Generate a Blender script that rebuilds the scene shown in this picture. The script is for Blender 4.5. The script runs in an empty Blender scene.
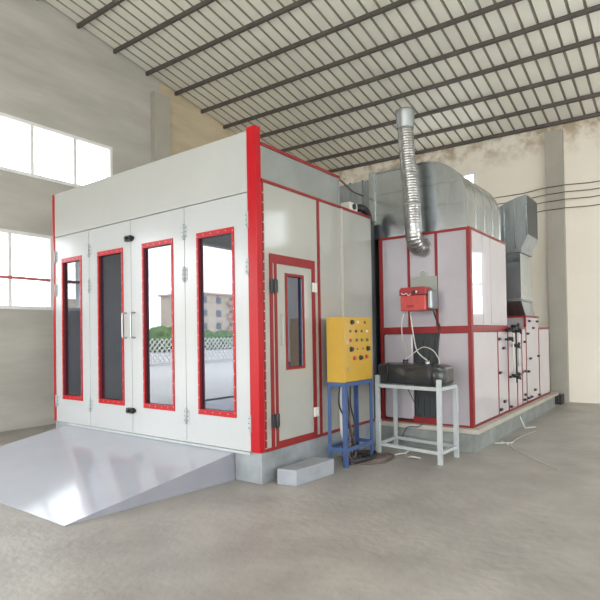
import bpy, bmesh, math, random
from mathutils import Vector, Matrix, noise
random.seed(7)
SC = bpy.context.scene
COL = SC.collection

# ------------------------------------------------------------------ camera
cd = bpy.data.cameras.new('camera')
cam = bpy.data.objects.new('camera', cd)
COL.objects.link(cam)
cR = Vector((0.80167403, 0.59754432, -0.0161101))
cU = Vector((0.02154215, -0.00194706, 0.99976604))
cF = Vector((-0.59737316, 0.80183352, 0.0144333))
cam.matrix_world = Matrix(((cR.x, cU.x, -cF.x, 3.6135), (cR.y, cU.y, -cF.y, -4.1306), (cR.z, cU.z, -cF.z, 1.55), (0, 0, 0, 1)))
cd.sensor_width = 36
cd.lens = 523.87 / 600 * 36
cd.shift_y = 28 / 600
cd.clip_end = 400
SC.camera = cam

# ------------------------------------------------------------------ light
world = bpy.data.worlds.new('overcast_sky')
SC.world = world
world.use_nodes = True
wn = world.node_tree
wn.nodes['Background'].inputs[0].default_value = (0.93, 0.965, 1.0, 1)
wn.nodes['Background'].inputs[1].default_value = 9.0

def daylight(name, loc, rot, sx, sy, power, color=(0.95, 0.98, 1.0)):
    l = bpy.data.lights.new(name, 'AREA')
    l.shape = 'RECTANGLE'; l.size = sx; l.size_y = sy
    o = bpy.data.objects.new(name, l); COL.objects.link(o)
    o.location = loc; o.rotation_euler = rot
    l.cycles.is_portal = True
    return o
PI = math.pi
# portals: they only guide the sky light in through the hall's openings
daylight('daylight_side_gate', (-6.02, -5.2, 1.95), (0, -PI/2, 0), 3.9, 4.9, 0)
daylight('daylight_unseen_front_gate', (3.2, -10.7, 2.7), (PI/2, 0, 0), 10.4, 5.4, 0)
daylight('daylight_unseen_right_windows', (9.4, -6.25, 3.1), (0, PI/2, 0), 4.2, 6.5, 0)
daylight('daylight_unseen_right_windows', (9.4, 3.0, 2.7), (0, PI/2, 0), 3.0, 6.0, 0)
daylight('daylight_upper_window', (-6.02, 0.95, 4.97), (0, -PI/2, 0), 1.0, 2.45, 0)
daylight('daylight_lower_window', (-6.02, -0.26, 2.78), (0, -PI/2, 0), 1.4, 2.4, 0)

SC.view_settings.view_transform = 'Standard'
SC.view_settings.look = 'None'
SC.view_settings.gamma = 1
SC.view_settings.use_curve_mapping = False
SC.view_settings.exposure = -0.20

# ------------------------------------------------------------------ materials
def mat(name, col, rough=0.5, metal=0.0, spec=0.5, var=0.0, vscale=3.0, bump=0.0, bscale=20.0, coat=0.0, stains=None, stretch=(1, 1, 1)):
    m = bpy.data.materials.new(name); m.use_nodes = True
    nt = m.node_tree; b = nt.nodes['Principled BSDF']
    b.inputs['Roughness'].default_value = rough
    b.inputs['Metallic'].default_value = metal
    b.inputs['Specular IOR Level'].default_value = spec
    b.inputs['Coat Weight'].default_value = coat
    b.inputs['Coat Roughness'].default_value = 0.08
    tc = nt.nodes.new('ShaderNodeTexCoord')
    mp = nt.nodes.new('ShaderNodeMapping'); mp.inputs['Scale'].default_value = stretch
    nt.links.new(tc.outputs['Object'], mp.inputs['Vector'])
    n = nt.nodes.new('ShaderNodeTexNoise'); n.inputs['Scale'].default_value = vscale
    n.inputs['Detail'].default_value = 6; n.inputs['Roughness'].default_value = 0.6
    nt.links.new(mp.outputs['Vector'], n.inputs['Vector'])
    r = nt.nodes.new('ShaderNodeValToRGB')
    r.color_ramp.elements[0].position = 0.3; r.color_ramp.elements[1].position = 0.7
    c0 = stains if stains else tuple(c * (1 - var) for c in col)
    c1 = col if stains else tuple(min(1, c * (1 + var * 0.5)) for c in col)
    r.color_ramp.elements[0].color = (*c0, 1); r.color_ramp.elements[1].color = (*c1, 1)
    nt.links.new(n.outputs['Fac'], r.inputs['Fac'])
    nt.links.new(r.outputs['Color'], b.inputs['Base Color'])
    if bump:
        n2 = nt.nodes.new('ShaderNodeTexNoise'); n2.inputs['Scale'].default_value = bscale; n2.inputs['Detail'].default_value = 4
        nt.links.new(mp.outputs['Vector'], n2.inputs['Vector'])
        bp = nt.nodes.new('ShaderNodeBump'); bp.inputs['Strength'].default_value = bump; bp.inputs['Distance'].default_value = 0.02
        nt.links.new(n2.outputs['Fac'], bp.inputs['Height'])
        nt.links.new(bp.outputs['Normal'], b.inputs['Normal'])
    return m

def glass(name, tint, fac):
    m = bpy.data.materials.new(name); m.use_nodes = True
    nt = m.node_tree; nt.nodes.clear()
    out = nt.nodes.new('ShaderNodeOutputMaterial')
    mx = nt.nodes.new('ShaderNodeMixShader'); mx.inputs[0].default_value = fac
    tr = nt.nodes.new('ShaderNodeBsdfTransparent'); tr.inputs[0].default_value = (*tint, 1)
    gl = nt.nodes.new('ShaderNodeBsdfGlossy'); gl.inputs['Roughness'].default_value = 0.0
    gl.inputs[0].default_value = (0.97, 0.98, 1, 1)
    nt.links.new(tr.outputs[0], mx.inputs[1]); nt.links.new(gl.outputs[0], mx.inputs[2])
    nt.links.new(mx.outputs[0], out.inputs[0])
    return m

M = {}
M['floor'] = mat('floor_concrete', (0.355, 0.33, 0.30), 0.45, var=0.24, vscale=1.8, bump=0.3, bscale=14)
M['wall_l'] = mat('plaster_grey', (0.52, 0.495, 0.445), 0.9, var=0.20, vscale=1.3, bump=0.1, stretch=(1, .35, 1.8))
M['pilaster'] = mat('plaster_pilaster', (0.45, 0.42, 0.36), 0.9, var=0.12, vscale=1.5)
M['wall_b'] = mat('plaster_cream', (0.93, 0.86, 0.75), 0.9, var=0.05, vscale=0.9, bump=0.05)
M['stain'] = mat('plaster_stain', (0.50, 0.42, 0.32), 0.95, var=0.25, vscale=4)
M['roof'] = mat('roof_sheet', (0.86, 0.84, 0.75), 0.5, var=0.08, vscale=0.8)
M['rib'] = mat('roof_rib_shade', (0.40, 0.36, 0.30), 0.7, var=0.1)  # shade of the recessed grooves put into the rib colour
M['purlin'] = mat('purlin_steel', (0.13, 0.11, 0.10), 0.6, var=0.2, vscale=5)
M['winframe'] = mat('window_frame_paint', (0.85, 0.83, 0.82), 0.5, var=0.05)
M['winred'] = mat('window_transom_paint', (0.55, 0.16, 0.16), 0.6, var=0.1)
M['white'] = mat('white_door_enamel', (0.45, 0.46, 0.46), 0.18, var=0.03, vscale=1.5, spec=0.5)
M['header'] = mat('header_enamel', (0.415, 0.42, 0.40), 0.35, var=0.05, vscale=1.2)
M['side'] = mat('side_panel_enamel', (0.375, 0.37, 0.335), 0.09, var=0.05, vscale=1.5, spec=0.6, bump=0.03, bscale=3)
M['furn'] = mat('furnace_panel_enamel', (0.41, 0.375, 0.40), 0.10, var=0.06, vscale=2, spec=0.6, bump=0.02, bscale=3)
M['furnside'] = mat('cabinet_panel_enamel', (0.52, 0.475, 0.495), 0.07, var=0.04, vscale=2, spec=0.5, bump=0.03, bscale=2)
M['red'] = mat('bright_red_enamel', (0.42, 0.006, 0.012), 0.3, var=0.08, vscale=4, spec=0.3)
M['dred'] = mat('dark_red_trim', (0.24, 0.020, 0.020), 0.45, var=0.15, vscale=6, spec=0.3)
M['jamb'] = mat('window_jamb_red', (0.16, 0.012, 0.018), 0.5, var=0.1)
M['screw'] = mat('screw_zinc', (0.50, 0.40, 0.40), 0.4, 0.3)
M['steel'] = mat('brushed_steel', (0.42, 0.42, 0.41), 0.3, 0.8, var=0.1)
M['black'] = mat('black_plastic', (0.02, 0.02, 0.022), 0.45, var=0.2)
M['grey'] = mat('plinth_grey_paint', (0.28, 0.30, 0.31), 0.6, var=0.32, vscale=3, bump=0.1)
M['greyB'] = mat('plinth_green_grey_paint', (0.25, 0.265, 0.25), 0.7, var=0.3, vscale=3, bump=0.15)
M['slab'] = mat('cream_slab', (0.45, 0.41, 0.355), 0.7, var=0.12, vscale=4)
M['ramp'] = mat('ramp_enamel', (0.41, 0.425, 0.475), 0.12, var=0.05, vscale=1.3, spec=0.28)
M['rampside'] = mat('ramp_side_paint', (0.26, 0.26, 0.295), 0.5, var=0.08, vscale=3)
M['step'] = mat('step_paint', (0.30, 0.315, 0.34), 0.55, var=0.15, vscale=5)
M['galv'] = mat('galvanised_sheet', (0.50, 0.54, 0.56), 0.20, 0.95, var=0.22, vscale=3, bump=0.22, bscale=0.9, stretch=(2.2, 1, .5))
M['galvd'] = mat('galvanised_dull', (0.31, 0.33, 0.33), 0.42, 0.85, var=0.25, vscale=4, bump=0.10, bscale=2, stretch=(2, 1, .6))
M['foil'] = mat('foil_duct', (0.36, 0.355, 0.34), 0.28, 0.9, var=0.25, vscale=14, bump=0.4, bscale=16)
M['gap'] = mat('gap_shade', (0.06, 0.068, 0.075), 0.6)  # dark colour stands for the shade in the booth joint
M['yellow'] = mat('yellow_enamel', (0.50, 0.30, 0.04), 0.35, var=0.06, vscale=3)
M['blue'] = mat('blue_enamel', (0.055, 0.10, 0.235), 0.4, var=0.2, vscale=5)
M['whitesteel'] = mat('white_painted_steel', (0.43, 0.46, 0.46), 0.45, var=0.12, vscale=6)
M['tank'] = mat('black_tank_plastic', (0.028, 0.029, 0.030), 0.28, var=0.3, vscale=6, bump=0.5, bscale=7, spec=0.6)
M['burner'] = mat('burner_red', (0.46, 0.055, 0.045), 0.38, var=0.12, vscale=7)
M['burnerlid'] = mat('burner_red_lid', (0.30, 0.018, 0.02), 0.35, var=0.12, vscale=7)
M['plate'] = mat('grey_green_plate', (0.30, 0.31, 0.27), 0.5, 0.2, var=0.1)
M['hose'] = mat('clear_hose', (0.52, 0.50, 0.45), 0.35)
M['cable'] = mat('black_cable', (0.025, 0.022, 0.024), 0.5)
M['cabler'] = mat('brown_cable', (0.13, 0.07, 0.055), 0.5)
M['opening'] = mat('dark_opening', (0.035, 0.042, 0.042), 0.5, var=0.3, vscale=4)  # near-black fill for the furnace opening and hood end
M['interior'] = mat('booth_interior_paint', (0.44, 0.52, 0.64), 0.6)
M['paper'] = mat('white_scrap', (0.60, 0.60, 0.57), 0.7)
M['redk'] = mat('red_button', (0.42, 0.05, 0.03), 0.4)
M['greenk'] = mat('green_button', (0.12, 0.13, 0.05), 0.4)
M['whitek'] = mat('white_label', (0.60, 0.58, 0.52), 0.5)
M['road'] = mat('yard_concrete', (0.55, 0.52, 0.46), 0.85, var=0.12, vscale=0.2)
M['bwall'] = mat('cream_render', (0.58, 0.50, 0.39), 0.9, var=0.06)
M['bpink'] = mat('pink_render', (0.62, 0.45, 0.36), 0.9, var=0.06)
M['bwin'] = mat('dark_window', (0.16, 0.18, 0.20), 0.3)
M['leaf'] = mat('hedge_leaves', (0.14, 0.22, 0.07), 0.8, var=0.4, vscale=2)
M['gate'] = mat('gate_white_paint', (0.62, 0.60, 0.56), 0.6)
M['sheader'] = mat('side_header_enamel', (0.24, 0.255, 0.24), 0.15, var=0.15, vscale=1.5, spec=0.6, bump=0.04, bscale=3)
# brown damp stains along the head of the back wall (a real mark with a shape of its own)
nt = M['wall_b'].node_tree; bb = nt.nodes['Principled BSDF']; src = bb.inputs['Base Color'].links[0].from_socket
g_ = nt.nodes.new('ShaderNodeNewGeometry'); sx_ = nt.nodes.new('ShaderNodeSeparateXYZ'); nt.links.new(g_.outputs['Position'], sx_.inputs[0])
mr = nt.nodes.new('ShaderNodeMapRange'); mr.inputs[1].default_value = 5.35; mr.inputs[2].default_value = 6.0; nt.links.new(sx_.outputs[2], mr.inputs[0])
ns = nt.nodes.new('ShaderNodeTexNoise'); ns.inputs['Scale'].default_value = 2.6; ns.inputs['Detail'].default_value = 8; ns.inputs['Roughness'].default_value = .7
nt.links.new(g_.outputs['Position'], ns.inputs['Vector'])
cr = nt.nodes.new('ShaderNodeValToRGB'); cr.color_ramp.elements[0].position = .45; cr.color_ramp.elements[1].position = .62; nt.links.new(ns.outputs['Fac'], cr.inputs['Fac'])
mu = nt.nodes.new('ShaderNodeMath'); mu.operation = 'MULTIPLY'; nt.links.new(mr.outputs[0], mu.inputs[0]); nt.links.new(cr.outputs['Color'], mu.inputs[1])
mx = nt.nodes.new('ShaderNodeMixRGB'); nt.links.new(mu.outputs[0], mx.inputs[0]); nt.links.new(src, mx.inputs[1]); mx.inputs[2].default_value = (0.52, 0.42, 0.29, 1)
nt.links.new(mx.outputs[0], bb.inputs['Base Color'])
# beyond the pilaster the left wall is painted tan
nt = M['wall_l'].node_tree; bb = nt.nodes['Principled BSDF']; src = bb.inputs['Base Color'].links[0].from_socket
g_ = nt.nodes.new('ShaderNodeNewGeometry'); sx_ = nt.nodes.new('ShaderNodeSeparateXYZ'); nt.links.new(g_.outputs['Position'], sx_.inputs[0])
gt = nt.nodes.new('ShaderNodeMath'); gt.operation = 'GREATER_THAN'; gt.inputs[1].default_value = 3.4; nt.links.new(sx_.outputs[1], gt.inputs[0])
mx = nt.nodes.new('ShaderNodeMixRGB'); mx.blend_type = 'MULTIPLY'; nt.links.new(gt.outputs[0], mx.inputs[0]); nt.links.new(src, mx.inputs[1]); mx.inputs[2].default_value = (1.18, 1.04, 0.80, 1)
nt.links.new(mx.outputs[0], bb.inputs['Base Color'])
M['glass'] = glass('window_glass', (0.96, 0.98, 0.98), 0.06)
M['pane'] = glass('booth_pane', (0.50, 0.58, 0.72), 0.15)

# ------------------------------------------------------------------ helpers
def col_mats(o, mats):
    for m in mats: o.data.materials.append(M[m] if isinstance(m, str) else m)

class MB:
    def __init__(s): s.bm = bmesh.new(); s.mi = 0
    def face(s, vs):
        try:
            f = s.bm.faces.new(vs); f.material_index = s.mi; return f
        except ValueError: return None
    def hexa(s, P):   # 8 points: bottom 4 ccw, top 4 ccw
        v = [s.bm.verts.new(p) for p in P]
        for q in ((3, 2, 1, 0), (4, 5, 6, 7), (0, 1, 5, 4), (1, 2, 6, 5), (2, 3, 7, 6), (3, 0, 4, 7)): s.face([v[i] for i in q])
        return s
    def box(s, x0, x1, y0, y1, z0, z1):
        return s.hexa([(x0, y0, z0), (x1, y0, z0), (x1, y1, z0), (x0, y1, z0), (x0, y0, z1), (x1, y0, z1), (x1, y1, z1), (x0, y1, z1)])
    def prism(s, poly, axis, a, b):   # poly 2-D in the other two axes
        def P(q, t): return {0: (t, q[0], q[1]), 1: (q[0], t, q[1]), 2: (q[0], q[1], t)}[axis]
        A = [s.bm.verts.new(P(q, a)) for q in poly]; B = [s.bm.verts.new(P(q, b)) for q in poly]
        s.face(A[::-1]); s.face(B)
        for i in range(len(poly)): j = (i + 1) % len(poly); s.face([A[i], A[j], B[j], B[i]])
        return s
    def bar(s, a, b, w, h=None, up=(0, 0, 1)):
        a = Vector(a); b = Vector(b); h = h or w; d = (b - a).normalized(); u = Vector(up)
        if abs(d.dot(u)) > .95: u = Vector((1, 0, 0))
        x = d.cross(u).normalized() * w / 2; y = x.cross(d).normalized() * h / 2
        return s.hexa([a - x - y, a + x - y, a + x + y, a - x + y, b - x - y, b + x - y, b + x + y, b - x + y])
    def tube(s, pts, r, n=10, closed=False):
        pts = [Vector(p) for p in pts]; rs = r if isinstance(r, (list, tuple)) else [r] * len(pts)
        rings = []; ref = None
        for i, p in enumerate(pts):
            t = (pts[min(i + 1, len(pts) - 1)] - pts[max(i - 1, 0)])
            t = t.normalized() if t.length > 1e-9 else Vector((0, 0, 1))
            if ref is None: ref = Vector((1, 0, 0)) if abs(t.x) < .9 else Vector((0, 1, 0))
            x = (ref - t * ref.dot(t)).normalized(); ref = x; y = t.cross(x)
            rings.append([s.bm.verts.new(p + (x * math.cos(2 * PI * k / n) + y * math.sin(2 * PI * k / n)) * rs[i]) for k in range(n)])
        for A, B in zip(rings, rings[1:]):
            for k in range(n):
                f = s.face([A[k], A[(k + 1) % n], B[(k + 1) % n], B[k]])
                if f: f.smooth = True
        s.face(rings[0][::-1]); s.face(rings[-1])
        return s
    def disc(s, c, axis, r, h, n=20):
        c = Vector(c); d = Vector(((1, 0, 0), (0, 1, 0), (0, 0, 1))[axis])
        return s.tube([c, c + d * h], r, n)
    def build(s, name, mats, parent=None, bevel=0.0, origin=None):
        if isinstance(mats, str): mats = [mats]
        me = bpy.data.meshes.new(name)
        bmesh.ops.recalc_face_normals(s.bm, faces=s.bm.faces)
        pw = Vector((0, 0, 0))
        q = parent
        while q is not None: pw += q.location; q = q.parent
        co = [v.co for v in s.bm.verts]
        lo = Vector([min(c[i] for c in co) for i in range(3)]); hi = Vector([max(c[i] for c in co) for i in range(3)])
        base = Vector(((lo.x + hi.x) / 2, (lo.y + hi.y) / 2, lo.z)) if origin is None else Vector(origin)
        for v in s.bm.verts: v.co = v.co - base
        s.bm.to_mesh(me); s.bm.free()
        o = bpy.data.objects.new(name, me); COL.objects.link(o)
        o.location = base - pw; o.parent = parent
        for m in mats: me.materials.append(M[m])
        if bevel:
            b = o.modifiers.new('bevel', 'BEVEL'); b.width = bevel; b.segments = 2; b.limit_method = 'ANGLE'; b.angle_limit = math.radians(40)
        return o

def mb(*boxes):
    m = MB()
    for b in boxes: m.box(*b)
    return m
def thing(name, loc, label, cat, group=None):
    o = bpy.data.objects.new(name, None); COL.objects.link(o); o.location = loc; o.empty_display_size = 0.2
    return tag(o, label, cat, group)
def tag(o, label, cat, group=None, kind=None):
    o['label'] = label; o['category'] = cat
    if group: o['group'] = group
    if kind: o['kind'] = kind
    return o
def struct(o, label=None, cat=None):
    o['kind'] = 'structure'
    if label: o['label'] = label
    if cat: o['category'] = cat
    return o
def smooth_path(ps, n=8):
    P = [Vector(p) for p in ps]; P = [P[0]] + P + [P[-1]]; out = []
    for i in range(1, len(P) - 2):
        a, b, c, d = P[i - 1:i + 3]
        for k in range(n):
            t = k / n
            out.append(0.5 * ((2 * b) + (c - a) * t + (2 * a - 5 * b + 4 * c - d) * t * t + (3 * b - a - 3 * c + d) * t ** 3))
    out.append(P[-2]); return out

# ------------------------------------------------------------------ hall shell
XL, XR, YB, YF = -5.8, 9.2, 8.6, -10.5
RIDGE = -1.0
def roofz(x, y):
    yy = y if y > RIDGE else 2 * RIDGE - y
    return 6.22 - 0.186 * (yy - YB) - 0.022 * (x + 1.0)

def wall(name, axis, pos, thick, lo, hi, z1, holes, m, clip=True):
    """wall in a plane axis=pos (0: x, 1: y), from lo to hi, rectangular holes (a0,a1,z0,z1)"""
    us = sorted({lo, hi} | {h[0] for h in holes} | {h[1] for h in holes})
    zs = sorted({-0.1, z1} | {h[2] for h in holes} | {h[3] for h in holes})
    b = MB(); bm = b.bm
    def P(u, z, t):
        return (pos + t, u, z) if axis == 0 else (u, pos + t, z)
    V = {}
    def vert(u, z, t):
        k = (u, z, t)
        if k not in V: V[k] = bm.verts.new(P(*k))
        return V[k]
    def solid(i, j):
        if i < 0 or j < 0 or i >= len(us) - 1 or j >= len(zs) - 1: return False
        cu = (us[i] + us[i + 1]) / 2; cz = (zs[j] + zs[j + 1]) / 2
        return not any(h[0] < cu < h[1] and h[2] < cz < h[3] for h in holes)
    for i in range(len(us) - 1):
        for j in range(len(zs) - 1):
            if not solid(i, j): continue
            a, c, d, e = us[i], us[i + 1], zs[j], zs[j + 1]
            for t in (0, thick): b.face([vert(a, d, t), vert(c, d, t), vert(c, e, t), vert(a, e, t)])
            if not solid(i - 1, j): b.face([vert(a, d, 0), vert(a, e, 0), vert(a, e, thick), vert(a, d, thick)])
            if not solid(i + 1, j): b.face([vert(c, d, 0), vert(c, e, 0), vert(c, e, thick), vert(c, d, thick)])
            if not solid(i, j - 1): b.face([vert(a, d, 0), vert(c, d, 0), vert(c, d, thick), vert(a, d, thick)])
            if not solid(i, j + 1): b.face([vert(a, e, 0), vert(c, e, 0), vert(c, e, thick), vert(a, e, thick)])
    if clip:
        for sgn in (1, -1):
            n = Vector((0.022, 0.186 * sgn, 1)).normalized()
            p0 = Vector((-1.0, RIDGE, roofz(-1.0, RIDGE) + 0.02))
            g = bm.verts[:] + bm.edges[:] + bm.faces[:]
            bmesh.ops.bisect_plane(bm, geom=g, plane_co=p0, plane_no=n, clear_outer=True)
    return struct(b.build(name, m, origin=P((lo + hi) / 2, 0, 0)))

struct(mb((XL - .25, XR + .25, YF - .25, YB + .25, -0.12, 0)).build('floor', 'floor'))
G_SIDE = (-7.6, -2.78, 0, 3.82)
W_UP = (-0.26, 2.16, 4.47, 5.46)
W_LO = (-1.42, 0.90, 2.09, 3.46)
wall('wall_left', 0, XL, -0.24, YF, YB, 8.4, [G_SIDE, W_UP, W_LO], 'wall_l')
B1 = (-1.9, -0.47, 4.55, 5.46); B2 = (2.97, 3.9, 1.95, 3.55); B3 = (6.3, 7.4, 4.3, 5.5); B4 = (5.2, 5.88, 0.75, 3.3)
wall('wall_back', 1, YB, 0.24, XL, XR, 8.4, [B1, B2, B3, B4], 'wall_b')
wall('wall_right', 0, XR, 0.24, YF, YB, 8.4, [(-9.5, -3, 1.0, 5.2), (0, 6, 1.2, 4.2)], 'wall_b')  # unseen windows, enlarged to brighten the back wall and roof
wall('wall_front', 1, YF, -0.24, XL, XR, 8.4, [(-2.0, 8.4, 0, 5.4)], 'wall_b')  # unseen gate opening, made taller to let in more light

# corrugated roof sheet: flat pans with narrow raised ribs running down the slope
rf = MB(); prof = []; x = XL - 0.2
while x < XR + 0.2:
    prof += [(x, 0, 0), (x + 0.19, 0, 0), (x + 0.202, .035, 1), (x + 0.228, .035, 1)]; x += 0.24
ys = [YF - .24, RIDGE, YB + .24]
rows = [[rf.bm.verts.new((px, y, roofz(px, y) + dz)) for px, dz, _ in prof] for y in ys]
for r in range(2):
    for i in range(len(prof) - 1):
        rf.mi = 0 if (i % 4 == 0) else 1
        rf.face([rows[r][i], rows[r][i + 1], rows[r + 1][i + 1], rows[r + 1][i]])
ceiling = struct(rf.build('ceiling', ['roof', 'rib'], origin=(0, 0, 6)))
y = 8.52; pur = []
ylist = [8.50, 7.78, 6.97, 6.13, 5.38, 4.62, 3.82, 3.02, 2.22, 1.42, 0.62, -0.18, -0.98, -1.8, -2.7, -3.6, -4.5, -5.4, -6.3, -7.2, -8.1, -9.0, -9.9]
for y in ylist:
    m = MB()
    for (ya, yb, za, zb) in ((-.007, .007, -.078, -.004), (-.007, .04, -.080, -.072), (-.007, .04, -.010, -.002)):
        P = []
        for zz in (za, zb):
            for (px, py) in ((XL, ya), (XR, ya), (XR, yb), (XL, yb)):
                P.append((px, y + py, roofz(px, y) + zz))
        m.hexa(P)
    m.build('purlin', 'purlin', ceiling)
# pilasters and the beam of wall plaster
struct(mb((XL, XL + .14, 3.14, 3.56, 0, 6.95)).build('trim_1', 'pilaster'))
struct(mb((1.12, 1.46, YB - .16, YB, 0, 5.98)).build('trim_2', 'pilaster'))

def window(n, axis, pos, h, vs, hs, m='winframe', m2=None):
    u0, u1, z0, z1 = h; w = .06
    def bx(M_, a0, a1, c0, c1, t0=-.02, t1=.05):
        s = 1 if axis == 1 or pos > 0 else -1
        lo, hi = sorted((pos + s * t0, pos + s * t1))
        if axis == 0: M_.box(lo, hi, a0, a1, c0, c1)
        else: M_.box(a0, a1, lo, hi, c0, c1)
    f = MB()
    bx(f, u0, u1, z0, z0 + w); bx(f, u0, u1, z1 - w, z1); bx(f, u0, u0 + w, z0 + w, z1 - w); bx(f, u1 - w, u1, z0 + w, z1 - w)
    for v in vs: bx(f, v - .03, v + .03, z0 + w, z1 - w, 0, .04)
    o = struct(f.build('window_%d' % n, m))
    t = MB()
    if hs:
        for v in hs: bx(t, u0 + w, u1 - w, v - .025, v + .025, -.01, .045)
        t.build('transom', m2 or m, o)
    g = MB(); bx(g, u0 + w, u1 - w, z0 + w, z1 - w, .018, .024); g.build('pane', 'glass', o)
    return o
window(1, 0, XL, W_UP, [0.54, 1.36], [])
window(2, 0, XL, W_LO, [-.62, .14], [2.64], m2='winred')
window(3, 1, YB, B1, [-1.2], [])
window(4, 1, YB, B2, [3.45], [2.72])
window(5, 1, YB, B3, [6.85], [])
window(6, 1, YB, B4, [], [2.4])
window(7, 0, XR, (-9.5, -3, 1.0, 5.2), [-7.3, -5.2], [3.0])
window(8, 0, XR, (0, 6, 1.2, 4.2), [2, 4], [2.7])

# ------------------------------------------------------------------ spray booth
ZP, ZS, ZT, ZR, ZH = 0.33, 3.085, 3.74, 3.19, 3.575
BW, BL = 4.10, 2.44
plinth = tag(mb((-BW, 0.0, 0.012, 6.9, 0, 0.325)).build('booth_plinth', 'grey', bevel=.006), 'grey painted concrete plinth under the white spray booth', 'plinth')
booth = thing('spray_booth', (-2, 1.5, ZP), 'large white spray booth with red trim and four tall glazed front doors', 'spray booth')
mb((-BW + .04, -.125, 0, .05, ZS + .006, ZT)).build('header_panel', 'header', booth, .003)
mb((-.125, 0, -.015, .07, ZP, ZT + .03)).build('corner_post', 'red', booth, .004)
mb((-BW, -BW + .045, -.012, .06, ZP, ZT)).build('end_post', 'red', booth, .003)
mb((-BW + .05, -.04, .05, BL, ZP - .004, ZP + .02)).build('booth_floor', 'interior', booth)
mb((-BW + .02, -.02, .07, BL, ZR - .06, ZR - .01)).build('booth_roof', 'side', booth)
mb((-BW, -BW + .05, .06, 6.9, ZP, ZR)).build('left_wall', 'side', booth)
mb((-BW + .05, -.05, BL - .06, BL - .02, ZP, ZR - .06)).build('rear_wall', 'interior', booth)
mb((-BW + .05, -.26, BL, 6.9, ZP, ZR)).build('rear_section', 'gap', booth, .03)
mb((-.26, -.055, BL - .02, BL + .22, ZP, ZR)).build('gap_shade_strip', 'gap', booth, .02)  # dark strip painted as the shade between booth and furnace

def door_leaf(x0, x1, w0, w1, hinge_x, name='door_leaf'):
    g = .004; z0, z1 = 0.67, 2.745; t = .035
    m = MB(); m.box(x0 + g, w0, 0, t, ZP, ZS - .004); m.box(w1, x1 - g, 0, t, ZP, ZS - .004)
    m.box(w0, w1, 0, t, ZP, z0); m.box(w0, w1, 0, t, z1, ZS - .004)
    d = m.build(name, 'white', booth)
    f = MB(); b = .030
    f.box(w0, w1, -.010, 0, z0, z0 + .06); f.box(w0, w1, -.010, 0, z1 - .06, z1)
    f.box(w0, w0 + b, -.010, 0, z0 + .06, z1 - .06); f.box(w1 - b, w1, -.010, 0, z0 + .06, z1 - .06)
    f.mi = 1
    f.box(w0 + b - .008, w0 + b, 0, .045, z0 + .052, z1 - .052); f.box(w1 - b, w1 - b + .008, 0, .045, z0 + .052, z1 - .052)
    f.box(w0 + b, w1 - b, 0, .045, z0 + .052, z0 + .06); f.box(w0 + b, w1 - b, 0, .045, z1 - .06, z1 - .052)
    f.mi = 2
    k = 0
    for i in range(15):
        zz = z0 + .05 + i * (z1 - z0 - .09) / 14
        for xx in (w0 + b / 2, w1 - b / 2): f.disc((xx, -.010, zz), 1, .006, -.003, 6)
    for i in range(1, 5):
        xx = w0 + (w1 - w0) * i / 5
        for zz in (z0 + .035, z1 - .03): f.disc((xx, -.010, zz), 1, .006, -.003, 6)
    f.build('window_frame', ['red', 'jamb', 'screw'], d)
    mb((w0 + b, w1 - b, .030, .034, z0 + .06, z1 - .06)).build('window_pane', 'pane', d)
    for zz in (2.79, 2.29, 0.63):
        h = MB(); h.tube([(hinge_x, -.014, zz - .09), (hinge_x, -.014, zz + .09)], .011, 8)
        h.box(hinge_x - .045, hinge_x - .006, -.006, 0, zz - .075, zz + .075); h.box(hinge_x + .006, hinge_x + .045, -.006, 0, zz - .075, zz + .075)
        h.mi = 1
        for s in (-1, 1):
            for q in (-.05, 0, .05): h.disc((hinge_x + s * .028, -.006, zz + q), 1, .007, -.004, 6)
        h.build('hinge', ['whitesteel', 'black'], d)
    return d
d1 = door_leaf(-4.055, -3.14, -3.86, -3.33, -4.03)
d2 = door_leaf(-3.14, -2.175, -2.93, -2.345, -3.14)
d3 = door_leaf(-2.175, -1.14, -1.94, -1.345, -1.14)
d4 = door_leaf(-1.14, -0.125, -0.93, -0.335, -0.125)
for d, xx in ((d2, -2.285), (d3, -2.105)):
    h = MB(); h.tube(smooth_path([(xx, -.002, 1.56), (xx, -.06, 1.565), (xx, -.065, 1.60), (xx, -.065, 1.84), (xx, -.06, 1.875), (xx, -.002, 1.88)], 6), .011, 8)
    h.build('pull_handle', 'steel', d)
for zz, nm in ((2.84, 'top_latch'), (0.62, 'bottom_latch')):
    h = mb((-2.25, -2.13, -.05, 0, zz - .035, zz + .035), (-2.28, -2.10, -.02, 0, zz - .02, zz + .02)); h.tube([(-2.19, -.05, zz), (-2.19, -.085, zz)], .02, 10)
    h.build(nm, 'black', booth, .004)

# side wall
DY0, DY1, DZ1 = 0.18, 1.02, 2.44
m = MB(); t = -.05
m.box(t, 0, .07, DY0, ZP, ZR); m.box(t, 0, DY0, DY1, DZ1, ZR); m.box(t, 0, DY1, 1.115, ZP, ZR)
m.build('side_panel', 'side', booth)
mb((t, 0, 1.115, BL, ZP, ZR)).build('side_panel', 'side', booth)
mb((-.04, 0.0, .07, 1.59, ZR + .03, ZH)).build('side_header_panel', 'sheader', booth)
mb((-.05, .012, .07, BL, ZR, ZR + .032)).build('rail', 'dred', booth)
mb((-.05, .012, .07, 1.62, ZH, ZH + .035)).build('rail', 'dred', booth)
mb((-.05, .010, 1.575, 1.60, ZR + .032, ZH)).build('header_end_trim', 'greyB', booth)
m = mb((0, .006, .07, .10, ZP + .04, ZR)); m.mi = 1
for i in range(26): m.disc((.006, .085, .45 + i * .105), 0, .008, .004, 6)
m.build('corner_trim', ['dred', 'screw'], booth)
mb((0, .008, 1.09, 1.14, ZP + .03, ZR)).build('trim_strip', 'dred', booth)
mb((0, .012, 1.63, 1.672, ZP + .03, ZR + .01)).build('cover_strip', 'slab', booth)
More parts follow.
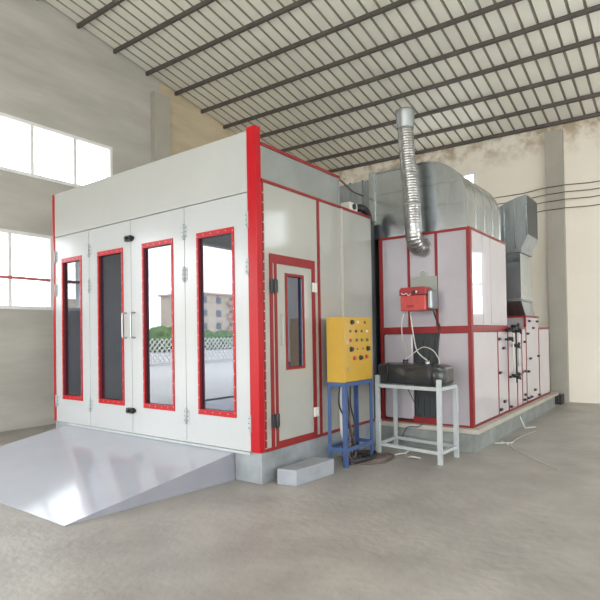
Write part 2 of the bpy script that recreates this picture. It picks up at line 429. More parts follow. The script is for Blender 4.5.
mb((0, .010, .07, BL, ZP - .005, ZP + .03)).build('base_strip', 'dred', booth)
# personnel door in the side wall
pd = mb((-.045, .004, DY0 + .11, .455, ZP + .05, DZ1 - .1), (-.045, .004, .785, DY1 - .06, ZP + .05, DZ1 - .1),
        (-.045, .004, .455, .785, ZP + .05, 1.19), (-.045, .004, .455, .785, 2.23, DZ1 - .1)).build('side_door', 'side', booth)
mb((-.04, .014, DY0, DY0 + .045, ZP, DZ1), (-.04, .016, DY0 + .068, DY0 + .112, ZP, DZ1 - .04), (-.04, .014, DY0 + .045, DY1, DZ1 - .10, DZ1),
   (-.04, .014, DY1 - .062, DY1, ZP, DZ1 - .10), (-.04, .016, DY0 + .112, DY1 - .062, ZP, ZP + .075)).build('door_frame', 'dred', pd)
mb((-.04, .009, DY0 + .045, DY0 + .068, ZP, DZ1 - .1)).build('door_gap_strip', 'side', pd)
mb((.004, .014, .445, .475, 1.17, 2.25), (.004, .014, .765, .795, 1.17, 2.25), (.004, .014, .475, .765, 1.17, 1.20), (.004, .014, .475, .765, 2.22, 2.25)).build('window_frame', 'dred', pd)
mb((-.025, -.020, .455, .785, 1.19, 2.23)).build('window_pane', 'pane', pd)
for zz in (2.09, .64):
    h = mb((.012, .04, DY0 - .01, DY0 + .10, zz - .07, zz + .07)); h.tube([(.045, DY0 + .05, zz - .08), (.045, DY0 + .05, zz + .08)], .016, 8)
    h.build('hinge', 'black', pd, .004)
for zz in (2.12, .64):
    h = mb((.012, .035, DY1 - .075, DY1 + .015, zz - .055, zz + .055)); h.box(.035, .05, DY1 - .05, DY1 - .01, zz - .03, zz + .03)
    h.build('latch', 'whitek', pd, .004)
h = MB(); h.tube([(.004, .37, 1.45), (.03, .37, 1.46), (.03, .37, 1.78), (.004, .37, 1.79)], .008, 8); h.build('grab_handle', 'slab', pd)

# ------------------------------------------------------------------ loading ramp
m = MB()
m.hexa([(-3.74, -1.84, 0), (-.575, -1.82, 0), (-.37, -.004, 0), (-3.74, -.004, 0), (-3.74, -1.84, .006), (-.575, -1.82, .006), (-.37, -.004, .298), (-3.74, -.004, .298)])
m.bm.faces.ensure_lookup_table()
for f in m.bm.faces: f.material_index = 1
m.bm.faces[1].material_index = 0
ramp = tag(m.build('vehicle_ramp', ['ramp', 'rampside'], bevel=.003), 'glossy light grey wedge ramp leading up to the front doors', 'ramp')
mb((-3.72, -.13, -.022, -.004 + .014, .300, .326)).build('edge_plate', 'whitesteel', plinth)

# ------------------------------------------------------------------ entry step
m = MB(); A = [(.115, .12), (.335, .165), (.385, .80), (.135, .76)]
m.hexa([(x, y, 0) for x, y in A] + [(x + .004, y, .165) for x, y in A])
tag(m.build('entry_step', 'step', bevel=.006), 'low grey rectangular step on the floor below the booth side door', 'step')

# ------------------------------------------------------------------ furnace unit (heat exchanger)
FY, FX, FZ0, FZ1 = 2.69, 1.32, 0.31, 2.945
base = thing('equipment_plinth', (.7, 5, 0), 'long concrete plinth with cream slab edge under the furnace and filter cabinets', 'plinth')
mb((-.0 + .01, 1.36, 2.62, 7.58, 0, .245)).build('plinth_body', 'greyB', base)
mb((.01, 1.42, 2.58, 7.64, .247, .308)).build('slab_edge', 'slab', base, .006)
fu = thing('furnace_unit', (.66, 3.5, .31), 'tall pale furnace enclosure with red trim behind the black tank', 'furnace')
W = .03
# panels on the front face
mb((.05, .435, FY, FY + W, 1.645, FZ1 - .03)).build('upper_left_panel', 'furn', fu)
mb((.475, .84, FY, FY + W, 1.645, FZ1 - .03)).build('upper_middle_panel', 'furn', fu)
mb((.88, FX - .035, FY, FY + W, 1.645, FZ1 - .03)).build('upper_right_panel', 'furn', fu)
m = mb((.055, .50, FY - .02, FY + W - .005, .355, 1.545)); m.build('lower_left_door', 'furn', fu, .03)
mb((.865, FX - .035, FY, FY + W, .33, 1.545)).build('lower_right_panel', 'furn', fu)
m = mb((.055, .865, FY + .05, FY + .06, .33, 1.55)); m.build('burner_recess', 'opening', fu)
for i in range(4): mb((.53 + i * .085, .545 + i * .085, FY + .03, FY + .05, .42, 1.45)).build('recess_rib', 'opening', fu)
mb((.0, FX, FY - .012, FY + .06, FZ1 - .035, FZ1)).build('trim_rail', 'dred', fu)
mb((.0, FX, FY - .012, FY + .05, 1.55, 1.645)).build('trim_rail', 'dred', fu)
mb((.0, FX, FY - .012, FY + .05, FZ0 + .0, FZ0 + .022)).build('trim_rail', 'dred', fu)
mb((-.002, .045, FY - .014, FY + .06, FZ0 + .002, FZ1 - .002)).build('corner_post', 'dred', fu)
mb((FX - .04, FX + .010, FY - .015, FY + .06, FZ0 + .002, FZ1 - .002)).build('corner_post', 'dred', fu)
mb((.437, .473, FY - .008, FY + .03, 1.645, FZ1 - .035)).build('trim_strip', 'dred', fu)
mb((.842, .878, FY - .008, FY + .03, 1.645, FZ1 - .035)).build('trim_strip', 'dred', fu)
mb((.50, .87, FY - .03, FY - .005, .335, .40)).build('burner_sill', 'dred', fu)
# side faces, back, top
mb((FX - W, FX, FY + .06, 4.36, 1.655, FZ1 - .03)).build('upper_side_panel', 'furnside', fu)
mb((FX - W, FX, FY + .06, 3.83, FZ0 + .03, 1.555)).build('lower_side_panel', 'furnside', fu)
for yy in (3.20, 3.56): mb((FX, FX + .004, yy, yy + .012, 1.67, FZ1 - .04)).build('panel_seam', 'furn', fu)
mb((FX - .03, FX + .01, FY + .06, 4.36, FZ1 - .03, FZ1)).build('trim_rail', 'dred', fu)
mb((FX - .03, FX + .008, FY + .06, 4.36, 1.56, 1.65)).build('trim_rail', 'dred', fu)
mb((0, .03, FY + .06, 4.36, FZ0, FZ1 - .01)).build('left_side_panel', 'furn', fu)
mb((.03, FX - .03, 4.33, 4.36, FZ0, FZ1 - .01)).build('rear_panel', 'furn', fu)
mb((.01, FX - .01, FY + .06, 4.36, FZ1 - .028, FZ1 - .008)).build('top_panel', 'galvd', fu)
# burner port and flue flange
m = MB(); m.disc((.67, FY, 2.37), 1, .062, -.02, 24); m.mi = 1; m.disc((.67, FY - .02, 2.37), 1, .045, -.012, 24); m.build('inspection_port', ['steel', 'plate'], fu)

# ------------------------------------------------------------------ flue pipe
fl = thing('flue_pipe', (.62, 2.45, 2.6), 'bent silver flexible flue pipe rising from the furnace front to the roof', 'flue pipe')
m = MB(); m.disc((.665, FY - .001, 2.735), 1, .135, -.022, 28)
for k in range(8): a = k * PI / 4; m.disc((.665 + .115 * math.cos(a), FY - .023, 2.735 + .115 * math.sin(a)), 1, .01, -.01, 6)
m.build('flange', 'steel', fl)
path = smooth_path([(.665, FY - .022, 2.735), (.655, 2.56, 2.735), (.655, 2.47, 2.80), (.655, 2.43, 2.95), (.645, 2.43, 3.2), (.62, 2.43, 3.6), (.585, 2.43, 4.0), (.565, 2.43, 4.35)], 14)
fine = []
for a, b in zip(path, path[1:]):
    n_ = max(1, int((b - a).length / .008))
    for k in range(n_): fine.append(a.lerp(b, k / n_))
L = 0; rs = []
for i, p in enumerate(fine):
    if i: L += (p - fine[i - 1]).length
    rs.append(.113 - .006 * L + .0035 * math.sin(L * 2 * PI / .036) + .004 * noise.noise(p * 7))
MBf = MB(); MBf.tube(fine, rs, 28); MBf.build('flexible_pipe', 'foil', fl)
m = MB(); m.tube([(.567, 2.43, 4.33), (.567, 2.43, 4.35), (.565, 2.43, 4.52), (.565, 2.43, 4.56), (.565, 2.43, 4.58)], [.108, .114, .126, .136, .132], 28); m.build('pipe_collar', 'galvd', fl)
for zz, xx in ((3.27, .641), (3.72, .609)):
    m = MB(); m.tube([(xx, 2.43, zz), (xx, 2.43, zz + .03)], .1165, 24); m.build('pipe_clamp', 'steel', fl)

# ------------------------------------------------------------------ burner
bu = thing('oil_burner', (.7, 2.45, 1.84), 'red box shaped oil burner mounted on the furnace front', 'burner')
mb((.50, .875, 2.655, FY - .001, 1.90, 2.33)).build('mounting_plate', 'plate', bu, .003)
m = mb((.505, .86, 2.30, 2.52, 1.855, 2.06)); m.build('housing', 'burner', bu, .012)
m = MB(); m.prism([(.495, 2.062), (.87, 2.062), (.87, 2.135), (.845, 2.165), (.52, 2.165), (.495, 2.135)], 1, 2.29, 2.53); m.build('lid', 'burnerlid', bu, .006)
m = MB(); m.tube([(.72, 2.53, 2.03), (.72, 2.66, 2.03)], .085, 20); m.build('blast_tube', 'galvd', bu)
m = mb((.862, .93, 2.34, 2.56, 1.87, 2.12)); m.build('fan_cover', 'galvd', bu, .02)
m = MB()   # white and black maker's mark, a swirl beside a dark oval
m.tube(smooth_path([(.53, 2.286, 2.09), (.565, 2.285, 2.07), (.60, 2.285, 2.085), (.63, 2.285, 2.055), (.66, 2.285, 2.075)], 5), .006, 6)
m.mi = 1; m.disc((.705, 2.288, 2.095), 1, .026, -.006, 16); m.mi = 0; m.disc((.745, 2.288, 2.10), 1, .014, -.007, 12)
m.mi = 1; m.disc((.775, 2.288, 2.09), 1, .012, -.006, 12); m.build('emblem', ['whitek', 'black'], bu)
mb((.60, .70, 2.291, 2.301, 1.90, 1.93)).build('rating_plate', 'burnerlid', bu)
m = MB(); m.tube([(.53, 2.36, 1.855), (.53, 2.36, 1.825)], .014, 10); m.build('hose_nipple', 'steel', bu)
m = MB(); m.tube([(.62, 2.36, 1.855), (.62, 2.36, 1.80)], .012, 10); m.build('hose_nipple', 'steel', bu)

# ------------------------------------------------------------------ big curved duct on the roof of the furnace
dk = thing('curved_air_duct', (.4, 3.5, 2.95), 'wide galvanised duct curving down onto the furnace roof', 'duct')
Y0, Y1 = 2.74, 4.25
xR, zT, rad = 1.275, 3.925, .60
prof = [(-.12, 2.95), (-.12, zT)]
for k in range(0, 13):
    a = PI / 2 - k / 12 * PI / 2; prof.append((xR - rad + rad * math.cos(a), zT - rad + rad * math.sin(a)))
prof.append((xR, 2.95))
m = MB(); m.prism(prof, 1, Y0, Y1)
for f in m.bm.faces:
    f.smooth = False
m.build('curved_section', 'galv', dk)
# standing seams on the curve: along the outer edge and across
outer = prof[1:]
for (ya, yb, h) in ((Y0 - .012, Y0 + .012, .016), (Y1 - .012, Y1 + .012, .016)):
    sm = MB()
    for (a, b) in zip(outer, outer[1:]):
        sm.bar((a[0], (ya + yb) / 2, a[1]), (b[0], (ya + yb) / 2, b[1]), .024, .024, up=(0, 1, 0))
    sm.build('seam', 'galv', dk)
for k, yy in enumerate((3.12, 3.50, 3.88)):
    sm = MB()
    for (a, b) in zip(outer, outer[1:]): sm.bar((a[0], yy, a[1]), (b[0], yy, b[1]), .014, .014, up=(0, 1, 0))
    sm.build('seam', 'galv', dk)
for (xa, za, xb, zb) in ((-.10, 3.30, 1.26, 3.32), (-.10, 3.62, 1.19, 3.60)):
    mb((xa, xb, Y0 - .006, Y0 + .002, min(za, zb) - .004, max(za, zb) + .004)).build('cross_crease', 'galv', dk)
m = mb((-.78, -.12, Y0 + .12, Y1 - .1, 3.215, zT - .03)); m.build('straight_section', 'galvd', dk)
mb((-.17, -.08, Y0 - .025, Y1 + .02, 3.215, zT + .02)).build('joint_flange', 'galv', dk)
for xx in (-.36, -.58): mb((xx - .008, xx + .008, Y0 + .10, Y1 - .08, 3.215, zT - .015)).build('stiffener', 'galvd', dk)
mb((.02, xR + .012, Y0 - .02, Y1 + .01, 2.948, 2.975)).build('base_flange', 'galv', dk)

# small white motor on the booth roof edge
mo = thing('damper_motor', (-.06, 2.02, 3.225), 'small white motor with black disc on the booth roof edge', 'motor')
mb((-.16, -.01, 1.90, 2.10, 3.222, 3.34)).build('housing', 'whitek', mo, .01)
m = MB(); m.disc((-.01, 2.0, 3.285), 0, .04, .02, 18); m.build('disc', 'black', mo)
m = MB(); m.tube(smooth_path([(-.10, 2.10, 3.27), (-.08, 2.22, 3.32), (-.07, 2.36, 3.33), (-.06, 2.46, 3.27), (-.06, 2.50, 3.12)], 8), [.03] * 8 + [.055] * 25, 12); m.build('roof_shade_tube', 'black', mo)  # black tube added for the dark shading at the roof corner
m = MB(); m.tube(smooth_path([(-.03, 1.60, 3.60), (-.1, 1.9, 3.60), (-.2, 2.3, 3.59), (-.26, 2.70, 3.62)], 8), .012, 8)
tag(m.build('conduit', 'cabler'), 'thin brown conduit running from the booth header to the galvanised duct', 'conduit')

# ------------------------------------------------------------------ second duct: hood, straight drop, offset
rd = thing('exhaust_duct', (1.1, 5.8, 1.84), 'galvanised vertical duct with segmented hood dropping onto the tall cabinet', 'duct')
fy, by = 5.45, 6.20
m = MB()
arc = [(.45, 3.20), (.60, 3.46), (.76, 3.64), (.93, 3.77), (1.08, 3.85), (1.24, 3.90), (1.40, 3.925)]
prof2 = [(.45, 3.10)] + arc + [(1.40, 3.22)] + [(1.28, 2.99), (.90, 2.99)]
m.prism(prof2, 1, fy, by); m.build('segmented_hood', 'galvd', rd)
for (xx, za, zb) in ((1.02, 3.0, 3.76), (1.20, 3.0, 3.85), (1.388, 3.22, 3.92)):
    m = mb((xx - .012, xx + .012, fy - .012, fy, za, zb)); m.build('seam', 'galv', rd)
mb((1.40, 1.406, fy + .02, by - .02, 3.24, 3.90)).build('dark_open_end', 'opening', rd)  # near-black sheet painted as the dark inside of the open duct end
mb((.84, 1.30, fy - .03, by + .02, 2.94, 2.99)).build('duct_flange', 'galvd', rd)
mb((.88, 1.27, fy, by - .05, 2.13, 2.94)).build('straight_section', 'galv', rd)
mb((.84, 1.30, fy - .03, by - .02, 2.09, 2.13)).build('duct_flange', 'galvd', rd)
m = MB(); m.hexa([(.9, 5.74, 1.84), (1.27, 5.74, 1.84), (1.27, 6.44, 1.84), (.9, 6.44, 1.84), (.88, fy, 2.09), (1.27, fy, 2.09), (1.27, by - .05, 2.09), (.88, by - .05, 2.09)])
m.build('offset_section', 'galvd', rd)

# ------------------------------------------------------------------ row of filter / fan cabinets along the plinth
def cabinet(y0, y1, z1, name, label, doors, group=None):
    c = thing(name, (.8, (y0 + y1) / 2, .31), label, 'cabinet', group)
    mb((.35, FX - .03, y0 + .01, y1 - .01, .31, z1 - .02)).build('body', 'furn', c)
    mb((.33, FX + .008, y0, y1, z1 - .02, z1 + .012)).build('top_rail', 'dred', c)
    mb((FX - .03, FX + .008, y0, y1, .31, .335)).build('base_rail', 'dred', c)
    mb((FX - .03, FX + .006, y0, y0 + .028, .335, z1 - .02)).build('trim_strip', 'dred', c)
    d = mb((FX - .028, FX, y0 + .03, y1 - .004, .338, z1 - .022)).build('door', 'furnside', c, .003)
    for (yy, zz) in doors:
        h = mb((FX, FX + .03, yy - .035, yy + .035, zz - .018, zz + .018)); h.tube([(FX + .03, yy - .03, zz), (FX + .03, yy + .03, zz)], .012, 6)
        h.build('door_catch', 'black', d)
    return c
mb((FX - .03, FX + .006, 3.83, 3.858, .335, 1.56)).build('trim_strip', 'dred', fu)
mb((FX - .03, FX + .006, FY + .06, 4.36, .31, .334)).build('trim_rail', 'dred', fu)
sd = mb((FX - .028, FX, 3.86, 4.355, .338, 1.556)).build('service_door', 'furnside', fu, .003)
for (yy, zz) in [(3.90, 1.45), (4.12, 1.31), (3.91, .95), (4.12, .50), (3.92, .40)]:
    mb((FX, FX + .03, yy - .045, yy + .045, zz - .02, zz + .02)).build('door_catch', 'black', sd, .005)
cabinet(4.37, 4.88, 1.60, 'filter_cabinet', 'narrow filter cabinet adjoining the furnace, behind the pipe valves', [(4.44, 1.46), (4.44, .85), (4.46, .38)])
cabinet(4.88, 5.20, 1.62, 'filter_cabinet', 'narrow filter cabinet in the middle of the three short filter cabinets', [(4.91, .85), (4.92, 1.30)])
cabinet(5.20, 5.50, 1.62, 'filter_cabinet', 'narrow filter cabinet touching the tallest cabinet', [(5.38, 1.38), (5.36, .88), (5.36, .48), (5.30, .40)])
cabinet(5.50, 6.45, 1.825, 'fan_cabinet', 'tallest white cabinet of the row under the exhaust duct', [(5.60, 1.52), (5.72, 1.74), (6.30, 1.74), (6.0, 1.62), (5.75, 1.08), (6.36, 1.10), (5.60, .86), (6.05, .50), (5.58, .40), (5.78, .40), (6.36, .38)])
cabinet(6.45, 7.34, 1.62, 'fan_cabinet', 'end cabinet of the row, nearest the back wall, without catches', [])

# valve cluster on thin pipes
vc = thing('pipe_valves', (1.42, 4.9, .31), 'black valves and thin pipes in front of the narrow cabinets', 'valves')
for (yy, za, zb) in ((4.38, .9, 1.60), (4.56, .75, 1.60), (4.70, 1.0, 1.55)):
    m = MB(); m.tube([(1.40, yy, za), (1.40, yy, zb)], .013, 8); m.build('pipe', 'whitek' if yy != 4.56 else 'black', vc)
for (yy, zz, r) in ((4.24, 1.58, .035), (4.40, 1.60, .04), (4.56, 1.64, .05), (4.70, 1.56, .035), (4.58, 1.34, .045), (4.56, .86, .055), (4.20, 1.44, .03)):
    m = MB(); m.tube([(1.33, yy, zz), (1.44, yy, zz)], r * .6, 8); m.tube([(1.44, yy - r, zz - r * .7), (1.44, yy + r, zz + r * .7)], .013, 6); m.tube([(1.44, yy + r, zz - r), (1.44, yy - r, zz + r)], .013, 6)
    m.build('valve', 'black', vc)
m = MB(); m.tube([(1.40, 4.22, 1.59), (1.40, 4.74, 1.59)], .015, 8); m.build('pipe', 'black', vc)
m = MB(); m.tube(smooth_path([(1.40, 4.56, .86), (1.42, 4.8, .87), (1.38, 5.10, .90)], 6), .013, 8); m.build('pipe', 'black', vc)

# ------------------------------------------------------------------ control cabinet on blue stand
CX0, CX1, CY0, CY1, CZ0, CZ1 = .13, .38, 1.07, 1.72, .99, 1.765
st = thing('cabinet_stand', (.255, 1.4, 0), 'blue painted angle steel stand under the yellow control cabinet', 'stand')
for xx in (CX0, CX1):
    for yy in (CY0, CY1):
        sx = 1 if xx == CX0 else -1; sy = 1 if yy == CY0 else -1
        m = mb((min(xx, xx + sx * .045), max(xx, xx + sx * .045), min(yy, yy + sy * .006), max(yy, yy + sy * .006), 0, CZ0 - .03),
               (min(xx, xx + sx * .006), max(xx, xx + sx * .006), min(yy + sy * .006, yy + sy * .05), max(yy + sy * .006, yy + sy * .05), 0, CZ0 - .03))
        m.build('leg', 'blue', st)
for zz in (CZ0 - .03, .20):
    m = mb((CX0, CX1, CY0 - .003, CY0 + .003, zz - .02, zz + .025), (CX0, CX1, CY1 - .003, CY1 + .003, zz - .02, zz + .025),
           (CX0 - .003, CX0 + .003, CY0, CY1, zz - .02, zz + .025), (CX1 - .003, CX1 + .003, CY0, CY1, zz - .02, zz + .025))
    m.build('rail', 'blue', st)
mb((CX0, CX1, CY0, CY1, CZ0 - .005, CZ0 - .001)).build('top_plate', 'blue', st)
cc = thing('control_cabinet', (.255, 1.4, CZ0), 'yellow electrical control cabinet with rows of knobs and lamps', 'control cabinet')
mb((CX0, CX1 - .02, CY0, CY1, CZ0, CZ1)).build('body', 'yellow', cc, .004)
dr = mb((CX1 - .018, CX1, CY0 + .002, CY1 - .002, CZ0 + .004, CZ1 - .004)).build('door', 'yellow', cc, .003)
def face_y(u): return CY0 + (u - 345) / 27.0 * (CY1 - CY0)
def face_z(v): return CZ1 - (v - 316.5) / 65.0 * (CZ1 - CZ0)
def knob(u, v, r, h, m1, name, parent):
    r *= .78; k = MB(); k.disc((CX1, face_y(u), face_z(v)), 0, r, h, 14); k.disc((CX1, face_y(u), face_z(v)), 0, r * 1.3, h * .3, 14); k.build(name, m1, parent)
knob(352, 322, .030, .03, 'black', 'knob', cc)
knob(358, 322, .018, .01, 'whitek', 'indicator_lamp', cc); knob(365, 322, .020, .01, 'greenk', 'indicator_lamp', cc)
for i, u in enumerate((350.5, 356, 361.5, 367)):
    knob(u, 331, .019, .014, ['greenk', 'black', 'greenk', 'whitek'][i], 'indicator_lamp', cc)
for u in (350.5, 356.5, 361.5, 367): knob(u, 340, .021, .018, 'redk' if u < 352 else 'greenk', 'push_button', cc)
for u in (351, 367.5): knob(u, 349, .032, .03, 'black', 'knob', cc)
for u in (357, 362.5): knob(u, 349, .012, .012, 'greenk', 'push_button', cc)
knob(354, 358, .028, .022, 'redk', 'push_button', cc); knob(366, 357.5, .026, .022, 'redk', 'push_button', cc); knob(360, 358, .030, .03, 'black', 'knob', cc)
mb((CX1, CX1 + .008, CY0 + .045, CY0 + .075, 1.44, 1.49), (CX1, CX1 + .008, CY0 + .06, CY0 + .08, 1.13, 1.18)).build('door_lock', 'steel', cc)

# cables under the cabinet
cab = MB()
def rnd(a): return (random.random() - .5) * a
for k in range(6):
    x0 = .22 + rnd(.1); y0 = 1.35 + rnd(.3)
    P = [(x0, y0, CZ0 - .012), (x0 + rnd(.05), y0 + rnd(.1), .7), (.24 + rnd(.1), 1.4 + rnd(.25), .42), (.26 + rnd(.14), 1.4 + rnd(.4), .12), (.3 + rnd(.15), 1.45 + rnd(.5), .025), (.42 + rnd(.2), 1.5 + rnd(.7), .02), (.25 + rnd(.2), 1.7 + rnd(.5), .025)]
    m = MB(); m.tube(smooth_path(P, 8), .011, 6)
    tag(m.build('power_cable', 'cabler' if k % 3 == 1 else 'cable'), 'dark cable hanging from the yellow cabinet to the floor between the blue legs', 'cable', 'dark cables hanging under the yellow control cabinet')
m = MB(); m.tube(smooth_path([(.20, 1.25, .98), (.20, 1.25, .6), (.19, 1.3, .3), (.15, 1.55, .16), (.16, 1.8, .10)], 8), .018, 8)
tag(m.build('white_conduit', 'hose'), 'thicker white conduit hanging among the dark cables under the yellow cabinet', 'conduit')
m = MB()
P = []
for k in range(40):
    a = k / 39 * 4 * PI; P.append((.30 + .15 * math.cos(a), 1.52 + .32 * math.sin(a), .03 + .03 * k / 39))
m.tube(P, .014, 6)
tag(m.build('coiled_cable', 'cable'), 'black cable coiled on the floor inside the feet of the blue stand', 'cable')
m = MB(); m.tube(smooth_path([(.44, 1.30, .015), (.62, 1.5, .014), (.58, 1.85, .014), (.45, 1.95, .014), (.30, 1.75, .03)], 8), .011, 6)
tag(m.build('loose_cable', 'cabler'), 'brown cable looping out onto the floor beside the blue stand', 'cable')
for k, (xx, yy, ang) in enumerate(((.56, 1.95, .4), (.75, 1.92, -.3), (.62, 2.08, 1.2))):
    m = MB()
    m.tube(smooth_path([(xx, yy, .012), (xx + .08 * math.cos(ang), yy + .08 * math.sin(ang), .03), (xx + .16 * math.cos(ang + .5), yy + .16 * math.sin(ang + .5), .012)], 6), .009, 6)
    tag(m.build('wire_offcut', 'hose'), 'short pale wire offcut on the floor between the two stands', 'wire offcut', 'wire offcuts between the stands')

# ------------------------------------------------------------------ tank and its white stand
ts = thing('tank_stand', (.8, 2.1, 0), 'white welded steel stand carrying the black oil tank', 'stand')
A, B, C_, D = Vector((.33, 1.95, 0)), Vector((1.215, 1.82, 0)), Vector((1.235, 2.30, 0)), Vector((.33, 2.45, 0))
for P, h in ((A, 1.02), (B, 1.0), (C_, .88), (D, .88)):
    m = MB(); m.bar(P, P + Vector((0, 0, h)), .05 if P is not D else .045); m.build('leg', 'whitesteel', ts)
for (P, Q) in ((A, B), (B, C_), (C_, D), (D, A)):
    m = MB(); m.bar(P + Vector((0, 0, .885)), Q + Vector((0, 0, .885)), .042); m.build('rail', 'whitesteel', ts)
    m = MB(); m.bar(P + Vector((0, 0, .13)), Q + Vector((0, 0, .13)), .038); m.build('rail', 'whitesteel', ts)
# black tank: rounded, slightly dented box
ax = (B - A).normalized(); ay = (D - A).normalized()
m = MB(); bm = m.bm
bmesh.ops.create_cube(bm, size=1)
bmesh.ops.subdivide_edges(bm, edges=bm.edges[:], cuts=14, use_grid_fill=True)
Lx, Ly, Lz = .99, .40, .26
c0 = A + ax * .445 + ay * .235 + Vector((0, 0, .908 + Lz / 2))
for v in bm.verts:
    p = v.co.copy(); q = Vector([max(-1, min(1, c * 2)) for c in p])
    def rr(a, k=.0): return a
    # superellipsoid rounding
    l = (abs(q.x) ** 12 + abs(q.y) ** 8 + abs(q.z) ** 8) ** (1 / 8)
    q = q / max(l, 1e-6)
    d = noise.noise(Vector((q.x * 2.2, q.y * 1.5, q.z * 1.5))) * .018 + .006 * math.sin(q.x * 14) * (1 if abs(q.z) < .7 else 0)
    w = ax * (q.x * Lx / 2) + ay * (q.y * (Ly / 2 + d)) + Vector((0, 0, q.z * (Lz / 2 + (d * .5 if q.z > 0 else 0))))
    v.co = c0 + w
for f in bm.faces: f.smooth = True
tk = thing('oil_tank', (c0.x, c0.y, .907), 'long black plastic oil tank lying on the white stand', 'tank')
m.build('tank_body', 'tank', tk)
def tkp(a, b, c): return c0 + ax * a + ay * b + Vector((0, 0, c))
for (a, r, h) in ((-.12, .035, .05), (.20, .03, .04)):
    m = MB(); m.tube([tkp(a, -.02, Lz / 2 - .02), tkp(a, -.02, Lz / 2 + h)], r, 14); m.build('cap', 'black' if a < 0 else 'steel', tk)
for a in (-.30, .34):
    m = MB()
    m.tube([tkp(a, -Ly / 2 - .012, -Lz / 2 + .02), tkp(a, -Ly / 2 - .014, Lz / 2 - .03), tkp(a, -Ly / 2 + .03, Lz / 2 + .008)], .008, 6); m.build('strap', 'black', tk)

def hose(name, pts, r, m_, label, cat='hose'):
    q = MB(); q.tube(smooth_path(pts, 10), r, 8); return tag(q.build(name, m_), label, cat)
hose('fuel_hose', [(.62, 2.36, 1.80), (.64, 2.34, 1.72), (.70, 2.28, 1.5), (.80, 2.16, 1.32), tkp(.20, -.02, Lz / 2 + .045)], .008, 'hose', 'straight white fuel hose slanting from burner down to the tank top')
hose('return_hose', [(.53, 2.36, 1.825), (.50, 2.34, 1.70), (.48, 2.40, 1.5), (.47, 2.52, 1.35), (.44, 2.60, 1.22), (.42, 2.58, 1.12)], .008, 'hose', 'thin clear hose hanging down from the left of the burner')
hose('wire_loop', [tkp(-.12, -.02, Lz / 2 + .05), tkp(-.02, .02, .26), tkp(.12, .03, .34), tkp(.26, .03, .30), tkp(.34, .02, .20), tkp(.36, .0, Lz / 2 + .005)], .0055, 'hose', 'pale wire arching over the top of the black tank', 'wire')
hose('burner_cable', [(.90, 2.45, 1.87), (.91, 2.52, 1.75), (.90, 2.66, 1.64), (.88, 2.67, 1.5), (.86, 2.66, 1.3), (.84, 2.64, 1.22)], .012, 'cable', 'dark cable hanging from the right side of the burner', 'cable')
hose('drain_hose', [(.50, 2.40, .90), (.60, 2.50, .60), (.70, 2.55, .42), (.66, 2.50, .30), (.50, 2.45, .28), (.44, 2.42, .14)], .006, 'cable', 'thin dark hose curling under the white stand behind its rails')

# ------------------------------------------------------------------ floor litter, wall cables
m = MB()
for (a, b) in (((1.40, 3.33), (1.60, 3.50)), ((1.43, 3.52), (1.58, 3.34))):
    m.bar((a[0], a[1], .012), (b[0], b[1], .012), .018, .012)
tag(m.build('paper_scrap', 'paper'), 'white crossed paper scrap on the floor by the plinth corner', 'scrap')
m = MB(); m.bar((1.385, 4.75, .19), (1.46, 4.75, .012), .03, .008); m.bar((1.46, 4.75, .012), (1.56, 4.95, .012), .04, .01)
tag(m.build('bent_strip', 'paper'), 'bent white strip leaning against the cabinet plinth', 'strip')
hose('floor_wire', [(1.66, 4.6, .01), (1.58, 3.95, .01), (1.60, 3.4, .01), (1.78, 3.0, .01), (2.05, 2.68, .01), (2.4, 2.3, .01)], .0045, 'hose', 'thin white wire curving across the open floor at right', 'wire')
m = mb((1.16, 1.40, 8.05, 8.35, .0, .20)); m.tube([(1.28, 8.02, .12), (1.28, 8.38, .12)], .09, 14)
tag(m.build('floor_motor', 'cable', bevel=.01), 'small dark motor on the floor against the back wall', 'motor')
for k, (za, zb) in enumerate(((4.86, 4.80), (4.70, 4.66), (4.54, 4.50), (4.36, 4.30))):
    P = [(-.3, YB - .02, za - .12)]
    for j in range(1, 12): P.append((-.3 + j * .45, YB - .02 - (.17 if 1.0 < -.3 + j * .45 < 1.6 else 0), za - .12 + (zb - za + .1) * j / 11 - .03 * math.sin(j / 11 * PI)))
    m = MB(); m.tube(P, .010, 6)
    tag(m.build('wall_cable', 'cabler'), 'thin brown cable strung along the cream back wall, %s' % ['highest of the four', 'second from the top', 'third from the top', 'lowest of the four'][k], 'cable', 'cables strung along the back wall')
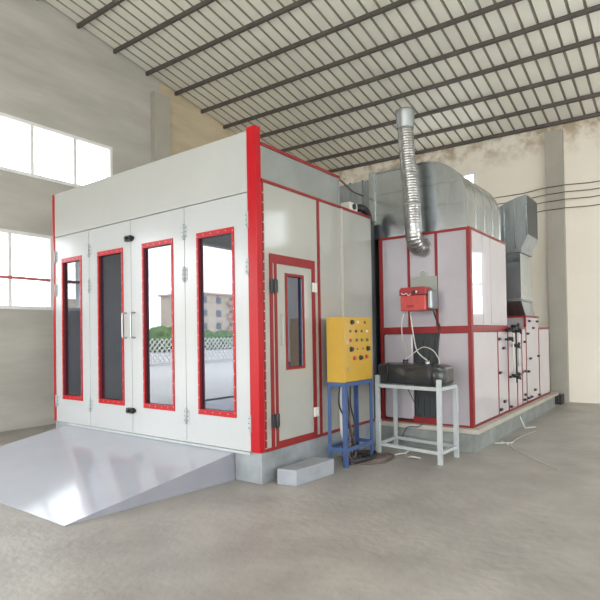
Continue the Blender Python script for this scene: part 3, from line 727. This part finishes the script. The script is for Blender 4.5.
# ------------------------------------------------------------------ the yard seen mirrored in the door glass
yard = struct(mb((-140, XL - .26, -120, 60, -.14, -.02)).build('yard_ground', 'road'), 'pale concrete yard outside the side gate', 'ground')
yard2 = struct(mb((XL - .26, 60, -60, YF - .26, -.14, -.02)).build('yard_ground', 'road'), 'pale concrete yard outside the front gate', 'ground')
def block(x, y0, y1, h, m_, label, floors):
    b = thing('apartment_building', (x, (y0 + y1) / 2, 0), label, 'building')
    mb((x - 9, x, y0, y1, 0, h)).build('wall', m_, b)
    mb((x - 9.3, x + .5, y0 - .4, y1 + .4, h, h + .25)).build('roof', 'bpink', b)
    fh = h / floors
    for f in range(floors):
        n = int((y1 - y0) / 3.0)
        for k in range(n):
            yy = y0 + (k + .5) * (y1 - y0) / n; zz = f * fh + fh * .32
            w = mb((x, x + .08, yy - .55, yy + .55, zz, zz + fh * .48)).build('window', 'bwin', b)
            if k % 3 == 1: mb((x + .08, x + 1.0, yy - 1.1, yy + 1.1, zz - .25, zz + .55)).build('balcony', 'bpink', b)
    return b
block(-60, -76, -53.5, 8.6, 'bwall', 'cream four storey apartment block mirrored in the right hand door', 4)
block(-72, -50, -36, 7.4, 'bwall', 'pale apartment block with small windows mirrored in the third door', 3)
random.seed(3)
def bush(x, y, r, h, label):
    m = MB(); bm = m.bm
    for k in range(9):
        c = Vector((x + rnd(r * 1.2), y + rnd(r * 2.2), h * (.35 + random.random() * .4)))
        g = bmesh.ops.create_icosphere(bm, subdivisions=3, radius=r * (.5 + random.random() * .3))
        for v in g['verts']:
            v.co = c + v.co * (1 + .25 * noise.noise(v.co * 3 + c)); v.co.z = max(v.co.z, 0)
    tag(m.build('hedge_bush', 'leaf'), label, 'bush')
bush(-42, -33, 1.8, 2.2, 'round green bush in the yard mirrored in the third door')
bush(-45, -43, 1.8, 1.5, 'low green bush behind the lattice fence mirrored in the right hand door')
bush(-48, -52, 1.6, 1.4, 'low green bush furthest along the lattice fence')
lf = thing('lattice_gate', (-22, -20, 0), 'long white folding lattice gate across the yard', 'gate')
m = MB()
gx, gy0, gy1 = -20.5, -34, -4; n = 90; dy = (gy1 - gy0) / n
for k in range(n - 4):
    ya = gy0 + k * dy
    m.bar((gx, ya, .1), (gx, ya + 4 * dy, 1.5), .06, .03, up=(1, 0, 0)); m.bar((gx + .03, ya + 4 * dy, .1), (gx + .03, ya, 1.5), .06, .03, up=(1, 0, 0))
m.build('lattice', 'gate', lf)
mb((gx - .05, gx + .08, gy0, gy1, 0.0, .12)).build('bottom_rail', 'gate', lf)
